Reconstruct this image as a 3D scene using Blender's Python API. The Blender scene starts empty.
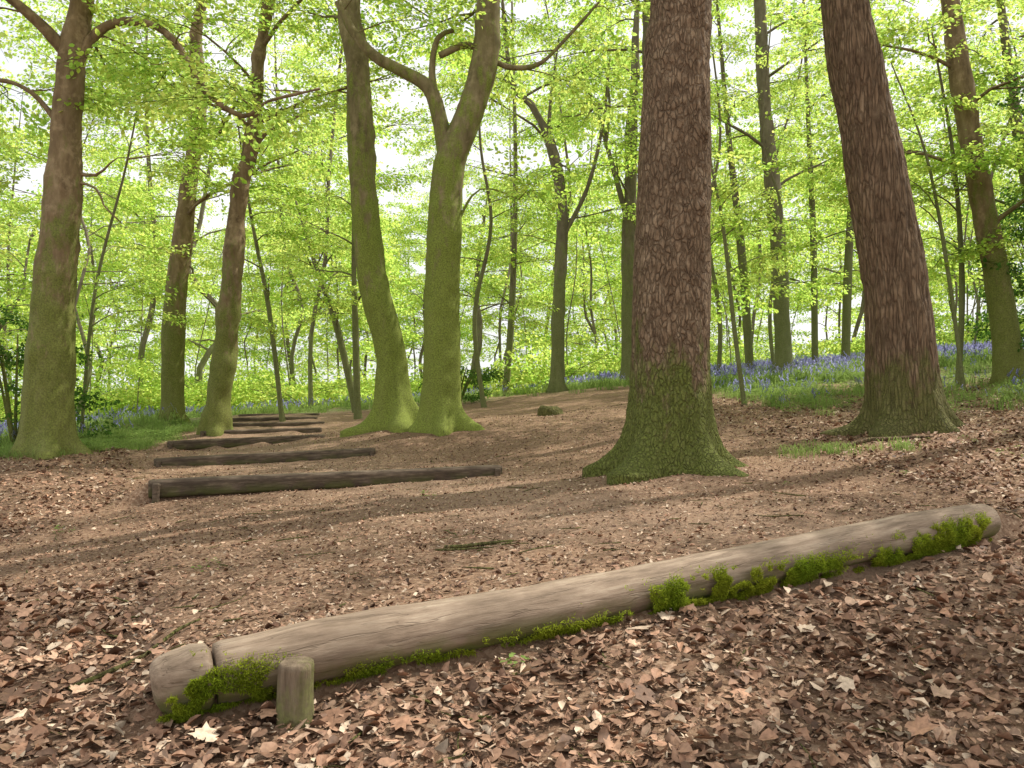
import bpy, math, random
import numpy as np
from mathutils import Vector, Euler, Matrix
R = np.random.RandomState(7)
random.seed(7)
scene = bpy.context.scene
COL = scene.collection

# ------------------------------------------------------------ helpers
TAB = R.rand(64, 64, 64)
def vnoise(P, s=1.0):
    P = np.asarray(P, float) * s + 1000.0
    i = np.floor(P).astype(int); f = P - i; f = f * f * (3 - 2 * f)
    i0 = i & 63; i1 = (i + 1) & 63
    def g(a, b, c): return TAB[a[:, 0], b[:, 1], c[:, 2]]
    r = 0
    for dx, A in ((0, i0), (1, i1)):
        wx = f[:, 0] if dx else 1 - f[:, 0]
        for dy, B in ((0, i0), (1, i1)):
            wy = f[:, 1] if dy else 1 - f[:, 1]
            for dz, C in ((0, i0), (1, i1)):
                wz = f[:, 2] if dz else 1 - f[:, 2]
                r = r + wx * wy * wz * g(A, B, C)
    return r * 2 - 1

def make_mesh(name, verts, faces, smooth=True, col=None):
    me = bpy.data.meshes.new(name)
    verts = np.asarray(verts, np.float32)
    faces = [np.asarray(f, np.int32) for f in faces if len(f)]
    me.vertices.add(len(verts)); me.vertices.foreach_set('co', verts.ravel())
    nl = sum(f.size for f in faces); npoly = sum(len(f) for f in faces)
    me.loops.add(nl); me.polygons.add(npoly)
    me.loops.foreach_set('vertex_index', np.concatenate([f.ravel() for f in faces]))
    tot = np.concatenate([np.full(len(f), f.shape[1], np.int32) for f in faces])
    st = np.concatenate([[0], np.cumsum(tot)[:-1]]).astype(np.int32)
    me.polygons.foreach_set('loop_start', st)
    me.polygons.foreach_set('loop_total', tot)
    if smooth: me.polygons.foreach_set('use_smooth', np.ones(npoly, bool))
    if col is not None:
        a = me.color_attributes.new('Col', 'FLOAT_COLOR', 'POINT')
        c = np.ones((len(verts), 4), np.float32); c[:, :3] = col
        a.data.foreach_set('color', c.ravel())
    me.update(calc_edges=True); me.validate()
    return me

def add_obj(name, me, mats=(), parent=None, loc=(0, 0, 0), link=True):
    ob = bpy.data.objects.new(name, me)
    for m in (mats if isinstance(mats, (list, tuple)) else [mats]):
        me.materials.append(m)
    ob.location = loc
    if link: COL.objects.link(ob)
    if parent is not None:
        ob.parent = parent
    return ob

def empty(name, loc=(0, 0, 0)):
    e = bpy.data.objects.new(name, None); e.location = loc
    e.empty_display_size = .2; COL.objects.link(e); return e

class MB:
    def __init__(s): s.v = []; s.q = []; s.t = []; s.n = 0
    def add(s, v, q=None, t=None):
        v = np.asarray(v, float)
        if q is not None and len(q): s.q.append(np.asarray(q, int) + s.n)
        if t is not None and len(t): s.t.append(np.asarray(t, int) + s.n)
        s.v.append(v); s.n += len(v)
    def mesh(s, name, origin=(0, 0, 0), smooth=True):
        v = np.concatenate(s.v) - np.array(origin)
        f = []
        if s.q: f.append(np.concatenate(s.q))
        if s.t: f.append(np.concatenate(s.t))
        return make_mesh(name, v, f, smooth)

def smooth_path(P, rad, step):
    P = np.asarray(P, float); rad = np.asarray(rad, float)
    n = len(P)
    E = np.vstack([2 * P[0] - P[1], P, 2 * P[-1] - P[-2]])
    out = []; ro = []
    for i in range(n - 1):
        L = np.linalg.norm(P[i + 1] - P[i]); k = max(1, int(round(L / step)))
        t = np.arange(k) / k
        a, b, c, d = E[i], E[i + 1], E[i + 2], E[i + 3]
        t_ = t[:, None]
        out.append(.5 * (2 * b + (c - a) * t_ + (2 * a - 5 * b + 4 * c - d) * t_**2 + (3 * b - a - 3 * c + d) * t_**3))
        ro.append(rad[i] * (1 - t) + rad[i + 1] * t)
    out.append(P[-1:]); ro.append(rad[-1:])
    return np.concatenate(out), np.concatenate(ro)

def tube(mb, P, rad, segs=8, step=.3, flare=None, dispf=None, power=None, cap=True):
    P, rad = smooth_path(P, rad, step)
    T = np.gradient(P, axis=0); T /= np.linalg.norm(T, axis=1)[:, None] + 1e-9
    ref = np.array([1., 0, 0]) if abs(T[0][2]) > .6 else np.array([0, 0, 1.])
    N = ref - T[0] * ref.dot(T[0]); N /= np.linalg.norm(N)
    th = np.arange(segs) / segs * 2 * math.pi
    rings = []; dirs = []
    for i in range(len(P)):
        N = N - T[i] * N.dot(T[i]); N /= np.linalg.norm(N) + 1e-9
        B = np.cross(T[i], N)
        d = np.cos(th)[:, None] * N + np.sin(th)[:, None] * B
        r = np.full(segs, rad[i])
        if power:
            r = r / (np.abs(np.cos(th))**power + np.abs(np.sin(th))**power)**(1 / power)
        if flare is not None:
            r = r * flare(P[i], th)
        rings.append(P[i] + d * r[:, None]); dirs.append(d)
    V = np.concatenate(rings); D = np.concatenate(dirs)
    if dispf is not None:
        V = V + D * dispf(V, D)[:, None]
    n = len(P)
    i = np.arange(n - 1)[:, None] * segs; j = np.arange(segs)[None, :]; j2 = (j + 1) % segs
    q = np.stack([i + j, i + j2, i + segs + j2, i + segs + j], -1).reshape(-1, 4)
    t = None
    if cap:
        c0 = len(V); V = np.vstack([V, P[0], P[-1]])
        j = np.arange(segs); j2 = (j + 1) % segs
        t = np.concatenate([np.stack([np.full(segs, c0), j2, j], -1),
                            np.stack([np.full(segs, c0 + 1), (n - 1) * segs + j, (n - 1) * segs + j2], -1)])
    mb.add(V, q, t)

# ------------------------------------------------------------ materials
class NT:
    def __init__(s, name):
        s.m = bpy.data.materials.new(name); s.m.use_nodes = True
        s.t = s.m.node_tree; s.t.nodes.clear()
        s.out = s.t.nodes.new('ShaderNodeOutputMaterial')
    def n(s, typ, **kw):
        nd = s.t.nodes.new(typ)
        for k, v in kw.items():
            if k.startswith('_'): setattr(nd, k[1:], v)
            else: nd.inputs[k.replace('_', ' ')].default_value = v
        return nd
    def l(s, a, b): s.t.links.new(a, b)
    def ramp(s, fac, stops):
        r = s.t.nodes.new('ShaderNodeValToRGB'); e = r.color_ramp.elements
        while len(e) < len(stops): e.new(.5)
        for k, (p, c) in enumerate(stops):
            e[k].position = p; e[k].color = (c[0], c[1], c[2], 1) if not np.isscalar(c) else (c, c, c, 1)
        s.l(fac, r.inputs[0]); return r.outputs[0]
    def mix(s, fac, a, b, mode='MIX'):
        m = s.t.nodes.new('ShaderNodeMix'); m.data_type = 'RGBA'; m.blend_type = mode
        for sock, val in ((m.inputs[0], fac), (m.inputs[6], a), (m.inputs[7], b)):
            if hasattr(val, 'links'): s.l(val, sock)
            elif np.isscalar(val): sock.default_value = val
            else: sock.default_value = (*val, 1)
        return m.outputs[2]
    def math(s, op, a, b=0., clamp=False):
        m = s.t.nodes.new('ShaderNodeMath'); m.operation = op; m.use_clamp = clamp
        for sock, val in ((m.inputs[0], a), (m.inputs[1], b)):
            if hasattr(val, 'links'): s.l(val, sock)
            else: sock.default_value = val
        return m.outputs[0]
    def coord(s, scale=(1, 1, 1)):
        c = s.t.nodes.new('ShaderNodeTexCoord'); mp = s.t.nodes.new('ShaderNodeMapping')
        mp.inputs['Scale'].default_value = scale
        s.l(c.outputs['Object'], mp.inputs[0]); return mp.outputs[0]
    def noise(s, vec, scale, detail=6, rough=.6):
        n = s.n('ShaderNodeTexNoise', Scale=scale, Detail=detail, Roughness=rough)
        s.l(vec, n.inputs['Vector']); return n.outputs[0]

def bark_mat(name, dark, mid, light, moss=(.09, .12, .02), moss_h=1.2, moss_amt=.6, vs=.2, scale=14, bump=.6, plates=True, pamt=.5, wob=.07, lichen=0., pscale=None):
    k = NT(name)
    v = k.coord((1, 1, vs)); vo = k.coord((1, 1, 1))
    n1 = k.noise(v, scale, 9, .72); n2 = k.noise(vo, 2.2, 4)
    c = k.ramp(n1, [(.3, dark), (.5, mid), (.72, light)])
    c = k.mix(k.math('MULTIPLY', k.ramp(n2, [(.35, 0), (.7, 1)]), .55), c, tuple(x * .58 for x in mid))
    if lichen:
        nl = k.noise(vo, 7, 6, .7)
        c = k.mix(k.math('MULTIPLY', k.ramp(nl, [(.52, 0), (.62, 1)]), lichen), c, tuple(x * 1.15 for x in light))
    height = n1
    if plates:
        wn = k.n('ShaderNodeTexNoise', Scale=12., Detail=6.); k.l(v, wn.inputs['Vector'])
        vm = k.n('ShaderNodeVectorMath', _operation='MULTIPLY_ADD')
        vm.inputs[1].default_value = (wob, wob, wob)
        k.l(wn.outputs[1], vm.inputs[0]); k.l(v, vm.inputs[2])
        vr = k.n('ShaderNodeTexVoronoi', _feature='DISTANCE_TO_EDGE', Scale=pscale or scale * 1.7)
        k.l(vm.outputs[0], vr.inputs['Vector'])
        e = k.ramp(vr.outputs['Distance'], [(.0, 0), (.2, 1)])
        gate = k.ramp(k.noise(vo, 13, 3), [(.3, .25), (.65, 1)])
        c = k.mix(k.math('MULTIPLY', k.math('MULTIPLY', k.math('SUBTRACT', 1., e), pamt), gate), c, tuple(x * .5 for x in dark))
        height = k.math('ADD', n1, k.math('MULTIPLY', e, .8))
    sp = k.n('ShaderNodeSeparateXYZ'); k.l(vo, sp.inputs[0])
    hh = k.math('DIVIDE', sp.outputs[2], moss_h)
    n3 = k.noise(k.coord((1, 1, .4)), 5.5, 8, .75)
    mm = k.math('SUBTRACT', k.math('MULTIPLY', n3, 2.8), k.math('ADD', hh, .5))
    mm = k.math('MULTIPLY', mm, 2.6, True)
    mm = k.math('MULTIPLY', mm, moss_amt)
    n4 = k.noise(vo, 60, 4)
    mc = k.ramp(n4, [(.3, tuple(x * .45 for x in moss)), (.7, tuple(x * 1.5 for x in moss))])
    c = k.mix(mm, c, mc)
    b = k.n('ShaderNodeBump', Strength=bump, Distance=.02); k.l(height, b.inputs['Height'])
    bs = k.n('ShaderNodeBsdfPrincipled', Roughness=.9)
    bs.inputs['Specular IOR Level'].default_value = .2
    k.l(c, bs.inputs['Base Color']); k.l(b.outputs[0], bs.inputs['Normal'])
    k.l(bs.outputs[0], k.out.inputs[0]); return k.m

M_PINE = bark_mat('bark_scaly', (.10, .062, .036), (.25, .165, .10), (.41, .305, .20), moss=(.13, .16, .028), vs=.38, scale=26, moss_h=1.15, moss_amt=.85, bump=1., pamt=.65, wob=.09, lichen=.3, pscale=30)
M_OAK = bark_mat('bark_ridged', (.085, .053, .032), (.23, .15, .09), (.37, .27, .175), moss=(.12, .14, .03), vs=.16, scale=22, moss_h=.8, moss_amt=.65, bump=1., pamt=.7, wob=.1, lichen=.15, pscale=28)
M_BEECH = bark_mat('bark_beech', (.08, .055, .03), (.22, .155, .085), (.36, .275, .165), vs=.3, scale=8, moss=(.14, .175, .03), moss_h=3.2, moss_amt=.75, bump=.8, plates=False, lichen=.4)
M_BEECH2 = bark_mat('bark_beech_mossy', (.08, .065, .03), (.21, .17, .085), (.34, .28, .16), vs=.3, scale=8, moss=(.18, .225, .035), moss_h=5.5, moss_amt=.85, bump=.8, plates=False, lichen=.35)
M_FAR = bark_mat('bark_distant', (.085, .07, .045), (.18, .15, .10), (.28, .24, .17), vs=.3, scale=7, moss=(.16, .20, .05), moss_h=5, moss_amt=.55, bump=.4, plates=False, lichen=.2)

def leaf_mat(name, a, b, ta, tb, trans=.55):
    k = NT(name)
    oi = k.n('ShaderNodeObjectInfo'); at = k.n('ShaderNodeAttribute', _attribute_name='Col')
    f = oi.outputs['Random']
    d = k.mix(1., k.mix(f, a, b), at.outputs['Color'], 'MULTIPLY')
    t = k.mix(1., k.mix(f, ta, tb), at.outputs['Color'], 'MULTIPLY')
    D = k.n('ShaderNodeBsdfDiffuse'); T = k.n('ShaderNodeBsdfTranslucent')
    k.l(d, D.inputs[0]); k.l(t, T.inputs[0])
    mx = k.n('ShaderNodeMixShader', Fac=trans); k.l(D.outputs[0], mx.inputs[1]); k.l(T.outputs[0], mx.inputs[2])
    k.l(mx.outputs[0], k.out.inputs[0]); return k.m
M_LEAF = leaf_mat('leaf_beech_spring', (.25, .40, .07), (.36, .48, .10), (.62, .86, .16), (.84, .97, .28), .64)
M_LEAFD = leaf_mat('leaf_holly', (.05, .11, .025), (.09, .16, .04), (.14, .28, .05), (.2, .36, .07), .4)
M_HERB = leaf_mat('leaf_herb', (.14, .22, .06), (.2, .28, .08), (.34, .48, .12), (.42, .54, .16), .4)
M_BELL = leaf_mat('bluebell_flower', (.42, .42, .70), (.5, .5, .78), (.45, .45, .78), (.55, .54, .85), .35)
M_MOSS = leaf_mat('moss', (.26, .32, .035), (.26, .32, .035), (.52, .62, .08), (.52, .62, .08), .4)

def attr_mat(name, rough=.85, nscale=40, trans=0.):
    k = NT(name)
    at = k.n('ShaderNodeAttribute', _attribute_name='Col')
    v = k.coord(); n = k.noise(v, nscale, 4)
    c = k.mix(1., at.outputs['Color'], k.ramp(n, [(.3, .65), (.7, 1.25)]), 'MULTIPLY')
    bs = k.n('ShaderNodeBsdfPrincipled', Roughness=rough); bs.inputs['Specular IOR Level'].default_value = .25
    b = k.n('ShaderNodeBump', Strength=.3, Distance=.004); k.l(n, b.inputs['Height'])
    k.l(b.outputs[0], bs.inputs['Normal'])
    k.l(c, bs.inputs['Base Color']); k.l(bs.outputs[0], k.out.inputs[0]); return k.m
M_LITTER = attr_mat('dead_leaf', .65, 60)
M_CHIP = attr_mat('wood_chip', .9, 90)

def log_mat(name, dark, mid, light, moss_amt=.5, mossz=0.):
    k = NT(name)
    v = k.coord((.12, 1, 1)); vo = k.coord()
    n1 = k.noise(v, 45, 8, .7); n2 = k.noise(vo, 4, 5)
    c = k.ramp(n1, [(.3, dark), (.5, mid), (.7, light)])
    c = k.mix(k.math('MULTIPLY', k.ramp(n2, [(.4, 0), (.65, 1)]), .5), c, dark)
    nc = k.noise(k.coord((.05, 1, 1)), 26, 3, .5)
    cr = k.ramp(nc, [(.49, 0), (.5, 1), (.51, 0)])
    c = k.mix(k.math('MULTIPLY', cr, .3), c, tuple(x * .5 for x in dark))
    sp = k.n('ShaderNodeSeparateXYZ'); k.l(vo, sp.inputs[0])
    n3 = k.noise(vo, 7, 5)
    low_dark = k.math('MULTIPLY', k.math('SUBTRACT', mossz - .01, sp.outputs[2]), 12., True)
    c = k.mix(k.math('MULTIPLY', low_dark, .6), c, tuple(x * .8 for x in dark))  # log colour gets darker towards the underside
    low = k.math('MULTIPLY', k.math('SUBTRACT', mossz, sp.outputs[2]), 14., True)
    mm = k.math('MULTIPLY', k.math('MULTIPLY', low, k.ramp(n3, [(.4, 0), (.55, 1)])), moss_amt)
    c = k.mix(mm, c, (.11, .14, .02))
    b = k.n('ShaderNodeBump', Strength=.55, Distance=.006); k.l(k.math('SUBTRACT', n1, k.math('MULTIPLY', cr, .5)), b.inputs['Height'])
    bs = k.n('ShaderNodeBsdfPrincipled', Roughness=.85); bs.inputs['Specular IOR Level'].default_value = .25
    k.l(c, bs.inputs['Base Color']); k.l(b.outputs[0], bs.inputs['Normal'])
    k.l(bs.outputs[0], k.out.inputs[0]); return k.m
M_LOG = log_mat('weathered_log', (.14, .10, .068), (.29, .212, .15), (.43, .34, .25), .75, 0.01)
M_STEP = log_mat('dark_timber', (.04, .028, .02), (.115, .083, .056), (.27, .205, .145), .35, .03)

# ------------------------------------------------------------ terrain
CP = np.array([
 (0, 1.6, .04), (-1.3, 2.0, .11), (.75, 2.7, .25), (2.3, 3.45, .37), (1.3, 1.9, .10), (2.4, 2.4, .22), (-.9, 2.0, .145),
 (-3, 4.7, .12), (0, 4.8, .33), (-1.5, 4.5, .24), (1.25, 6.4, .50), (2.6, 5, .46), (4, 6, .66), (-2.3, 3, .12),
 (-2.95, 6.3, .22), (-.11, 7.3, .37), (-3.95, 8.6, .34), (-1.65, 9.4, .43), (-4.75, 10.8, .43), (-2.77, 11.6, .54),
 (-5, 12.6, .53), (-3.2, 13.2, .58), (-5.4, 14.2, .66), (-3.5, 14.7, .68), (-5.7, 15.8, .75), (-4, 16.2, .77), (-4.8, 18, .86),
 (-5.22, 9, .50), (-6.4, 15, .80), (-4.84, 13, .62), (-1.69, 11.5, .72), (-.93, 10.8, .72), (3.95, 8, .75), (.5, 9, .58),
 (0, 13, .88), (1, 16, 1.12), (1.1, 20, 1.42), (3.06, 21, 1.62), (6.5, 19, 1.85), (7.6, 12, 1.4), (-1.5, 20, 1.15), (-5, 20, .92),
 (-8, 10, .15), (-10, 15, .35), (-6, 6, .0), (-25, 40, .4), (0, 45, 1.9), (20, 40, 3.6), (30, 20, 3.8), (0, 110, 4),
 (-80, 60, -2), (90, 60, 9), (-60, 0, -4), (60, 0, 6), (0, -5, -.5), (-10, 0, -.6), (10, 0, .6), (0, -40, -3), (6, 4, .75), (-80, 150, 0), (90, 150, 8)], float)
def tps_k(r2): return .5 * r2 * np.log(r2 + 1e-9)
A = CP[:, :2]; n = len(A)
K = tps_k(((A[:, None] - A[None])**2).sum(-1)) + np.eye(n) * .15
Pm = np.hstack([np.ones((n, 1)), A])
S = np.zeros((n + 3, n + 3)); S[:n, :n] = K; S[:n, n:] = Pm; S[n:, :n] = Pm.T
W = np.linalg.solve(S, np.concatenate([CP[:, 2], np.zeros(3)]))
STEPS = [(-.80, 2.17, .335, 2.15, 3.63, .535, .085, 1.3),
         (-2.95, 6.5, .40, -.11, 7.5, .45, .075, 1.0),
         (-3.94, 8.8, .44, -1.65, 9.6, .52, .07, .9),
         (-4.75, 11, .55, -2.77, 11.8, .62, .07, .8),
         (-5.0, 12.8, .645, -3.2, 13.4, .69, .07, .7),
         (-5.4, 14.4, .74, -3.5, 14.9, .77, .07, .7),
         (-5.7, 16, .83, -4, 16.4, .85, .07, .7),
         (-6.0, 17.5, .90, -4.3, 17.8, .92, .07, .7)]
def sstep(x): x = np.clip(x, 0, 1); return x * x * (3 - 2 * x)
def H(x, y, micro=True):
    x = np.asarray(x, float).ravel(); y = np.asarray(y, float).ravel()
    z = W[n] + W[n + 1] * x + W[n + 2] * y
    for i in range(n):
        z = z + W[i] * tps_k((x - A[i, 0])**2 + (y - A[i, 1])**2)
    for (x0, y0, z0, x1, y1, z1, r, L) in STEPS:
        dx, dy = x1 - x0, y1 - y0; LL = math.hypot(dx, dy); dx /= LL; dy /= LL
        t = (x - x0) * dx + (y - y0) * dy; s = -(x - x0) * dy + (y - y0) * dx
        zt = z0 + (z1 - z0) * np.clip(t / LL, 0, 1) - .03
        w = sstep((s + .03) / .06) * np.exp(-np.maximum(s, 0) / L) * sstep((t + .25) / .25) * sstep((LL + .6 - t) / .6)
        z = z + np.maximum(zt - z, 0) * w
    if micro:
        P = np.stack([x, y, x * 0], 1)
        z = z + .018 * vnoise(P, 2.1) + .010 * vnoise(P, 6.) + .05 * vnoise(P, .45) * sstep((y - 6) / 8)
    return z
def H1(x, y): return float(H([x], [y])[0])

def axis(a0, a1, fine, b0, b1, g=1.07):
    c = list(np.arange(a0, a1, fine)); d = fine; p = c[-1]
    while p < b1: d *= g; p += d; c.append(p)
    d = fine; p = a0; pre = []
    while p > b0: d *= g; p -= d; pre.append(p)
    return np.array(pre[::-1] + c)
xs = axis(-4.2, 4.5, .035, -160, 160); ys = axis(1.2, 8.5, .035, -60, 200)
X, Y = np.meshgrid(xs, ys)
Z = H(X, Y)
V = np.stack([X.ravel(), Y.ravel(), Z], 1)
nx, ny = len(xs), len(ys)
i = np.arange(ny - 1)[:, None] * nx; j = np.arange(nx - 1)[None]
Q = np.stack([i + j, i + j + 1, i + j + nx + 1, i + j + nx], -1).reshape(-1, 4)
def green_w(x, y):
    P = np.stack([x, y, x * 0], 1)
    nz = vnoise(P, .5) * .5 + vnoise(P, 1.7) * .35
    right = sstep((x - 2.8) / 2.) * sstep((y - 7) / 4)
    far = sstep((y - 17) / 5)
    left = sstep((-x - 4.3 - .12 * np.maximum(y - 8, 0)) / .9) * sstep((y - 7.5) / 2.5)
    return np.clip(np.maximum(np.maximum(right, far), left) * (1.0 + nz), 0, 1)
TRX = np.array([2.2, .8, -.3, -1.6, -2.8, -3.7, -4.2, -4.6, -5.1]); TRY = np.array([2.6, 4., 6., 8., 9.6, 11.5, 13.4, 15.5, 18.])
def path_w(x, y):   # trodden line running up over the steps
    cx = np.interp(y, TRY, TRX)
    return np.exp(-((x - cx) / 1.1)**2) * sstep((y - 2.4) / 1.)
gw = green_w(V[:, 0], V[:, 1]); pw = path_w(V[:, 0], V[:, 1])
colg = np.stack([gw, pw, gw * 0], 1)
k = NT('forest_floor')
v = k.coord(); n1 = k.noise(v, 35, 8, .75); n2 = k.noise(v, 1.2, 5)
vr = k.n('ShaderNodeTexVoronoi', Scale=70.); k.l(v, vr.inputs['Vector'])
c = k.ramp(n1, [(.3, (.12, .068, .042)), (.5, (.27, .162, .10)), (.68, (.41, .275, .185))])
sepc = k.n('ShaderNodeSeparateColor'); k.l(vr.outputs['Color'], sepc.inputs[0])
c = k.mix(.5, c, k.ramp(sepc.outputs[0], [(.0, (.11, .062, .038)), (.4, (.24, .145, .092)), (.75, (.36, .24, .158)), (1, (.53, .39, .275))]))
c = k.mix(k.math('MULTIPLY', k.ramp(n2, [(.4, 0), (.65, 1)]), .5), c, (.125, .073, .047))
at = k.n('ShaderNodeAttribute', _attribute_name='Col')
sg = k.n('ShaderNodeSeparateColor'); k.l(at.outputs['Color'], sg.inputs[0])
c = k.mix(k.math('MULTIPLY', sg.outputs[1], .45), c, k.ramp(k.noise(v, 60, 6, .7), [(.3, (.24, .155, .105)), (.7, (.42, .30, .215))]))
n6 = k.noise(v, 9, 5)
gm = k.math('MULTIPLY', k.math('ADD', k.math('SUBTRACT', sg.outputs[0], .75), n6), sg.outputs[0], True)
c = k.mix(gm, c, k.ramp(n1, [(.3, (.08, .11, .035)), (.7, (.2, .27, .08))]))
b = k.n('ShaderNodeBump', Strength=.9, Distance=.015)
k.l(k.math('ADD', n1, k.math('MULTIPLY', sepc.outputs[1], .4)), b.inputs['Height'])
bs = k.n('ShaderNodeBsdfPrincipled', Roughness=.95); bs.inputs['Specular IOR Level'].default_value = .15
k.l(c, bs.inputs['Base Color']); k.l(b.outputs[0], bs.inputs['Normal']); k.l(bs.outputs[0], k.out.inputs[0])
add_obj('ground', make_mesh('ground', V, [Q], True, colg), k.m)

# ------------------------------------------------------------ leaf litter
def side_of_log(x, y, st):
    x0, y0, z0, x1, y1, z1, r, L = st
    dx, dy = x1 - x0, y1 - y0; LL = math.hypot(dx, dy); dx /= LL; dy /= LL
    return (x - x0) * dx + (y - y0) * dy, -(x - x0) * dy + (y - y0) * dx, LL

LEAFV = np.array([(-.5, 0, 0), (-.3, .22, .1), (0, .33, .16), (.3, .2, .1), (.5, 0, 0), (.3, -.2, .1), (0, -.33, .16), (-.3, -.22, .1), (0, 0, 0)])
LEAFT = np.array([(8, 1, 0), (8, 2, 1), (8, 3, 2), (8, 4, 3), (8, 5, 4), (8, 6, 5), (8, 7, 6), (8, 0, 7)])
ang = np.linspace(0, 2 * math.pi, 18, endpoint=False)
rr = np.array([.62, .36, .5, .38, .5, .34, .42, .36, .3, .22, .3, .36, .42, .34, .5, .38, .5, .36])
MAPV = np.vstack([np.stack([np.cos(ang) * rr, np.sin(ang) * rr * .85, .12 * (rr * 2)**2 * np.abs(np.sin(ang * 1.5))], 1), [[0, 0, 0]]])
MAPT = np.array([(18, i, (i + 1) % 18) for i in range(18)])
PAL = np.array([(.35, .205, .13), (.29, .16, .1), (.45, .295, .2), (.19, .105, .065), (.57, .435, .315), (.33, .185, .115), (.39, .23, .15), (.12, .068, .043)])

def rotm(ax, ay, az):
    ca, sa = np.cos(ax), np.sin(ax); cb, sb = np.cos(ay), np.sin(ay); cc, sc = np.cos(az), np.sin(az)
    M = np.empty((len(ax), 3, 3))
    M[:, 0, 0] = cc * cb; M[:, 0, 1] = cc * sb * sa - sc * ca; M[:, 0, 2] = cc * sb * ca + sc * sa
    M[:, 1, 0] = sc * cb; M[:, 1, 1] = sc * sb * sa + cc * ca; M[:, 1, 2] = sc * sb * ca - cc * sa
    M[:, 2, 0] = -sb; M[:, 2, 1] = cb * sa; M[:, 2, 2] = cb * ca
    return M
def scatter(tv, tt, pos, size, tilt, curl, cols, vary=None):
    m = len(pos); kf = len(tv)
    T = np.repeat(tv[None], m, 0)
    T[:, :, :2] += R.randn(m, kf, 2) * .035
    T[:, :, 2] *= curl[:, None]
    if vary is not None: T[:, :, 1] *= vary[:, None]
    T = T * size[:, None, None]
    M = rotm(R.randn(m) * tilt, R.randn(m) * tilt, R.rand(m) * 6.283)
    Vv = np.einsum('mij,mkj->mki', M, T) + pos[:, None]
    F = (tt[None] + (np.arange(m) * kf)[:, None, None]).reshape(-1, tt.shape[1])
    return Vv.reshape(-1, 3), F, np.repeat(cols, kf, 0)

def clear_of_logs(x, y, pad=.0):
    ok = np.ones(len(x), bool)
    for st in STEPS:
        t, s, LL = side_of_log(x, y, st)
        ok &= ~((t > -.12) & (t < LL) & (np.abs(s) < st[6] + pad))
    return ok
N = 120000
d = R.rand(N)**1.15 * 12.5 + 1.15; t = (R.rand(N) * 2 - 1) * .92
x = t * d; y = d
tl, sl, LL = side_of_log(x, y, STEPS[0])
front = (sl < 0) | (tl < -.1) | (tl > LL + .1)
tread = (~front) | ((x > -3.2) & (x < 2.6) & (y > 3.6))
keep = clear_of_logs(x, y, .0) & (~tread | (R.rand(N) < .36 - .2 * path_w(x, y)))
x, y, tread, d = x[keep], y[keep], tread[keep], d[keep]; m = len(x)
size = np.where(tread, .014 + .018 * R.rand(m), .014 + .044 * R.rand(m)**1.9)
z = H(x, y) + .003 + R.rand(m)**2 * np.where(tread, .007, .022)
P_ = np.stack([x, y, x * 0], 1)
pn = vnoise(P_, 1.3) + .7 * vnoise(P_, 4.)
cols = PAL[R.randint(0, len(PAL), m)] * (.70 + .5 * R.rand(m) + .18 * pn)[:, None]
pos = np.stack([x, y, z], 1)
big = (R.rand(m) < .009) & ~tread
parts = []
a = ~big
parts.append(scatter(LEAFV, LEAFT, pos[a], size[a], .33, R.randn(a.sum()) * 1.5, cols[a], .6 + .6 * R.rand(a.sum())))
parts.append(scatter(MAPV, MAPT, pos[big] + (0, 0, .012), .045 + .055 * R.rand(big.sum()), .22, R.randn(big.sum()) * 1.4, cols[big] * 1.15, .8 + .5 * R.rand(big.sum())))
off = 0; vs, fs, cs = [], [], []
for (vv, ff, cc) in parts: vs.append(vv); fs.append(ff + off); cs.append(cc); off += len(vv)
add_obj('leaf_litter', make_mesh('leaf_litter', np.concatenate(vs), [np.concatenate(fs)], False, np.concatenate(cs)), M_LITTER)

N = 90000
d = R.rand(N)**1.0 * 8.5 + 1.5; t = (R.rand(N) * 2 - 1) * .85; x = t * d; y = d
tl, sl, LL = side_of_log(x, y, STEPS[0])
keep = clear_of_logs(x, y, .0) & ((sl > 0) | (R.rand(N) < .6)) & ((np.abs(x) < 3.3) | (R.rand(N) < .4))
x, y, sl = x[keep], y[keep], sl[keep]; m = len(x)
CH = np.array([(-.5, -.14, 0), (.45, -.17, .03), (.5, .12, 0), (-.42, .16, .04)]); CF = np.array([(0, 1, 2, 3)])
size = .007 + .018 * R.rand(m)**2
cp = np.array([(.34, .215, .138), (.24, .143, .09), (.46, .325, .225), (.13, .076, .048), (.57, .45, .33)])
cols = cp[R.choice(5, m, p=[.32, .32, .13, .19, .04])] * (.8 + .4 * R.rand(m))[:, None]
vv, ff, cc = scatter(CH, CF, np.stack([x, y, H(x, y) + .004 + np.where(sl > 0, .006, .022) * R.rand(m)], 1), size, .35, np.ones(m), cols, .6 + R.rand(m))
add_obj('wood_chips', make_mesh('wood_chips', vv, [ff], False, cc), M_CHIP)

mb = MB()
def twig(x, y, az, L, r):
    P = []
    for s in np.linspace(-.5, .5, 5):
        px, py = x + math.cos(az) * L * s + R.randn() * L * .03, y + math.sin(az) * L * s + R.randn() * L * .03
        P.append((px, py, H1(px, py) + r + .008))
    tube(mb, P, [r, r, r * .9, r * .8, r * .4], 6, .05)
for q in range(260):
    dd = 1.8 + R.rand() * 7; xx = (R.rand() * 2 - 1) * .75 * dd
    if clear_of_logs(np.array([xx]), np.array([dd]), .12)[0]:
        twig(xx, dd, R.rand() * 3.14, .06 + .22 * R.rand()**2, .0012 + .003 * R.rand())
twig(-.15, 3.6, .35, .30, .009); twig(-.2, 3.5, .1, .3, .005); twig(-1.12, 2.45, .9, .4, .008); twig(3.4, 7.2, .2, .9, .02)
add_obj('fallen_twigs', mb.mesh('fallen_twigs'), M_OAK)

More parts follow.
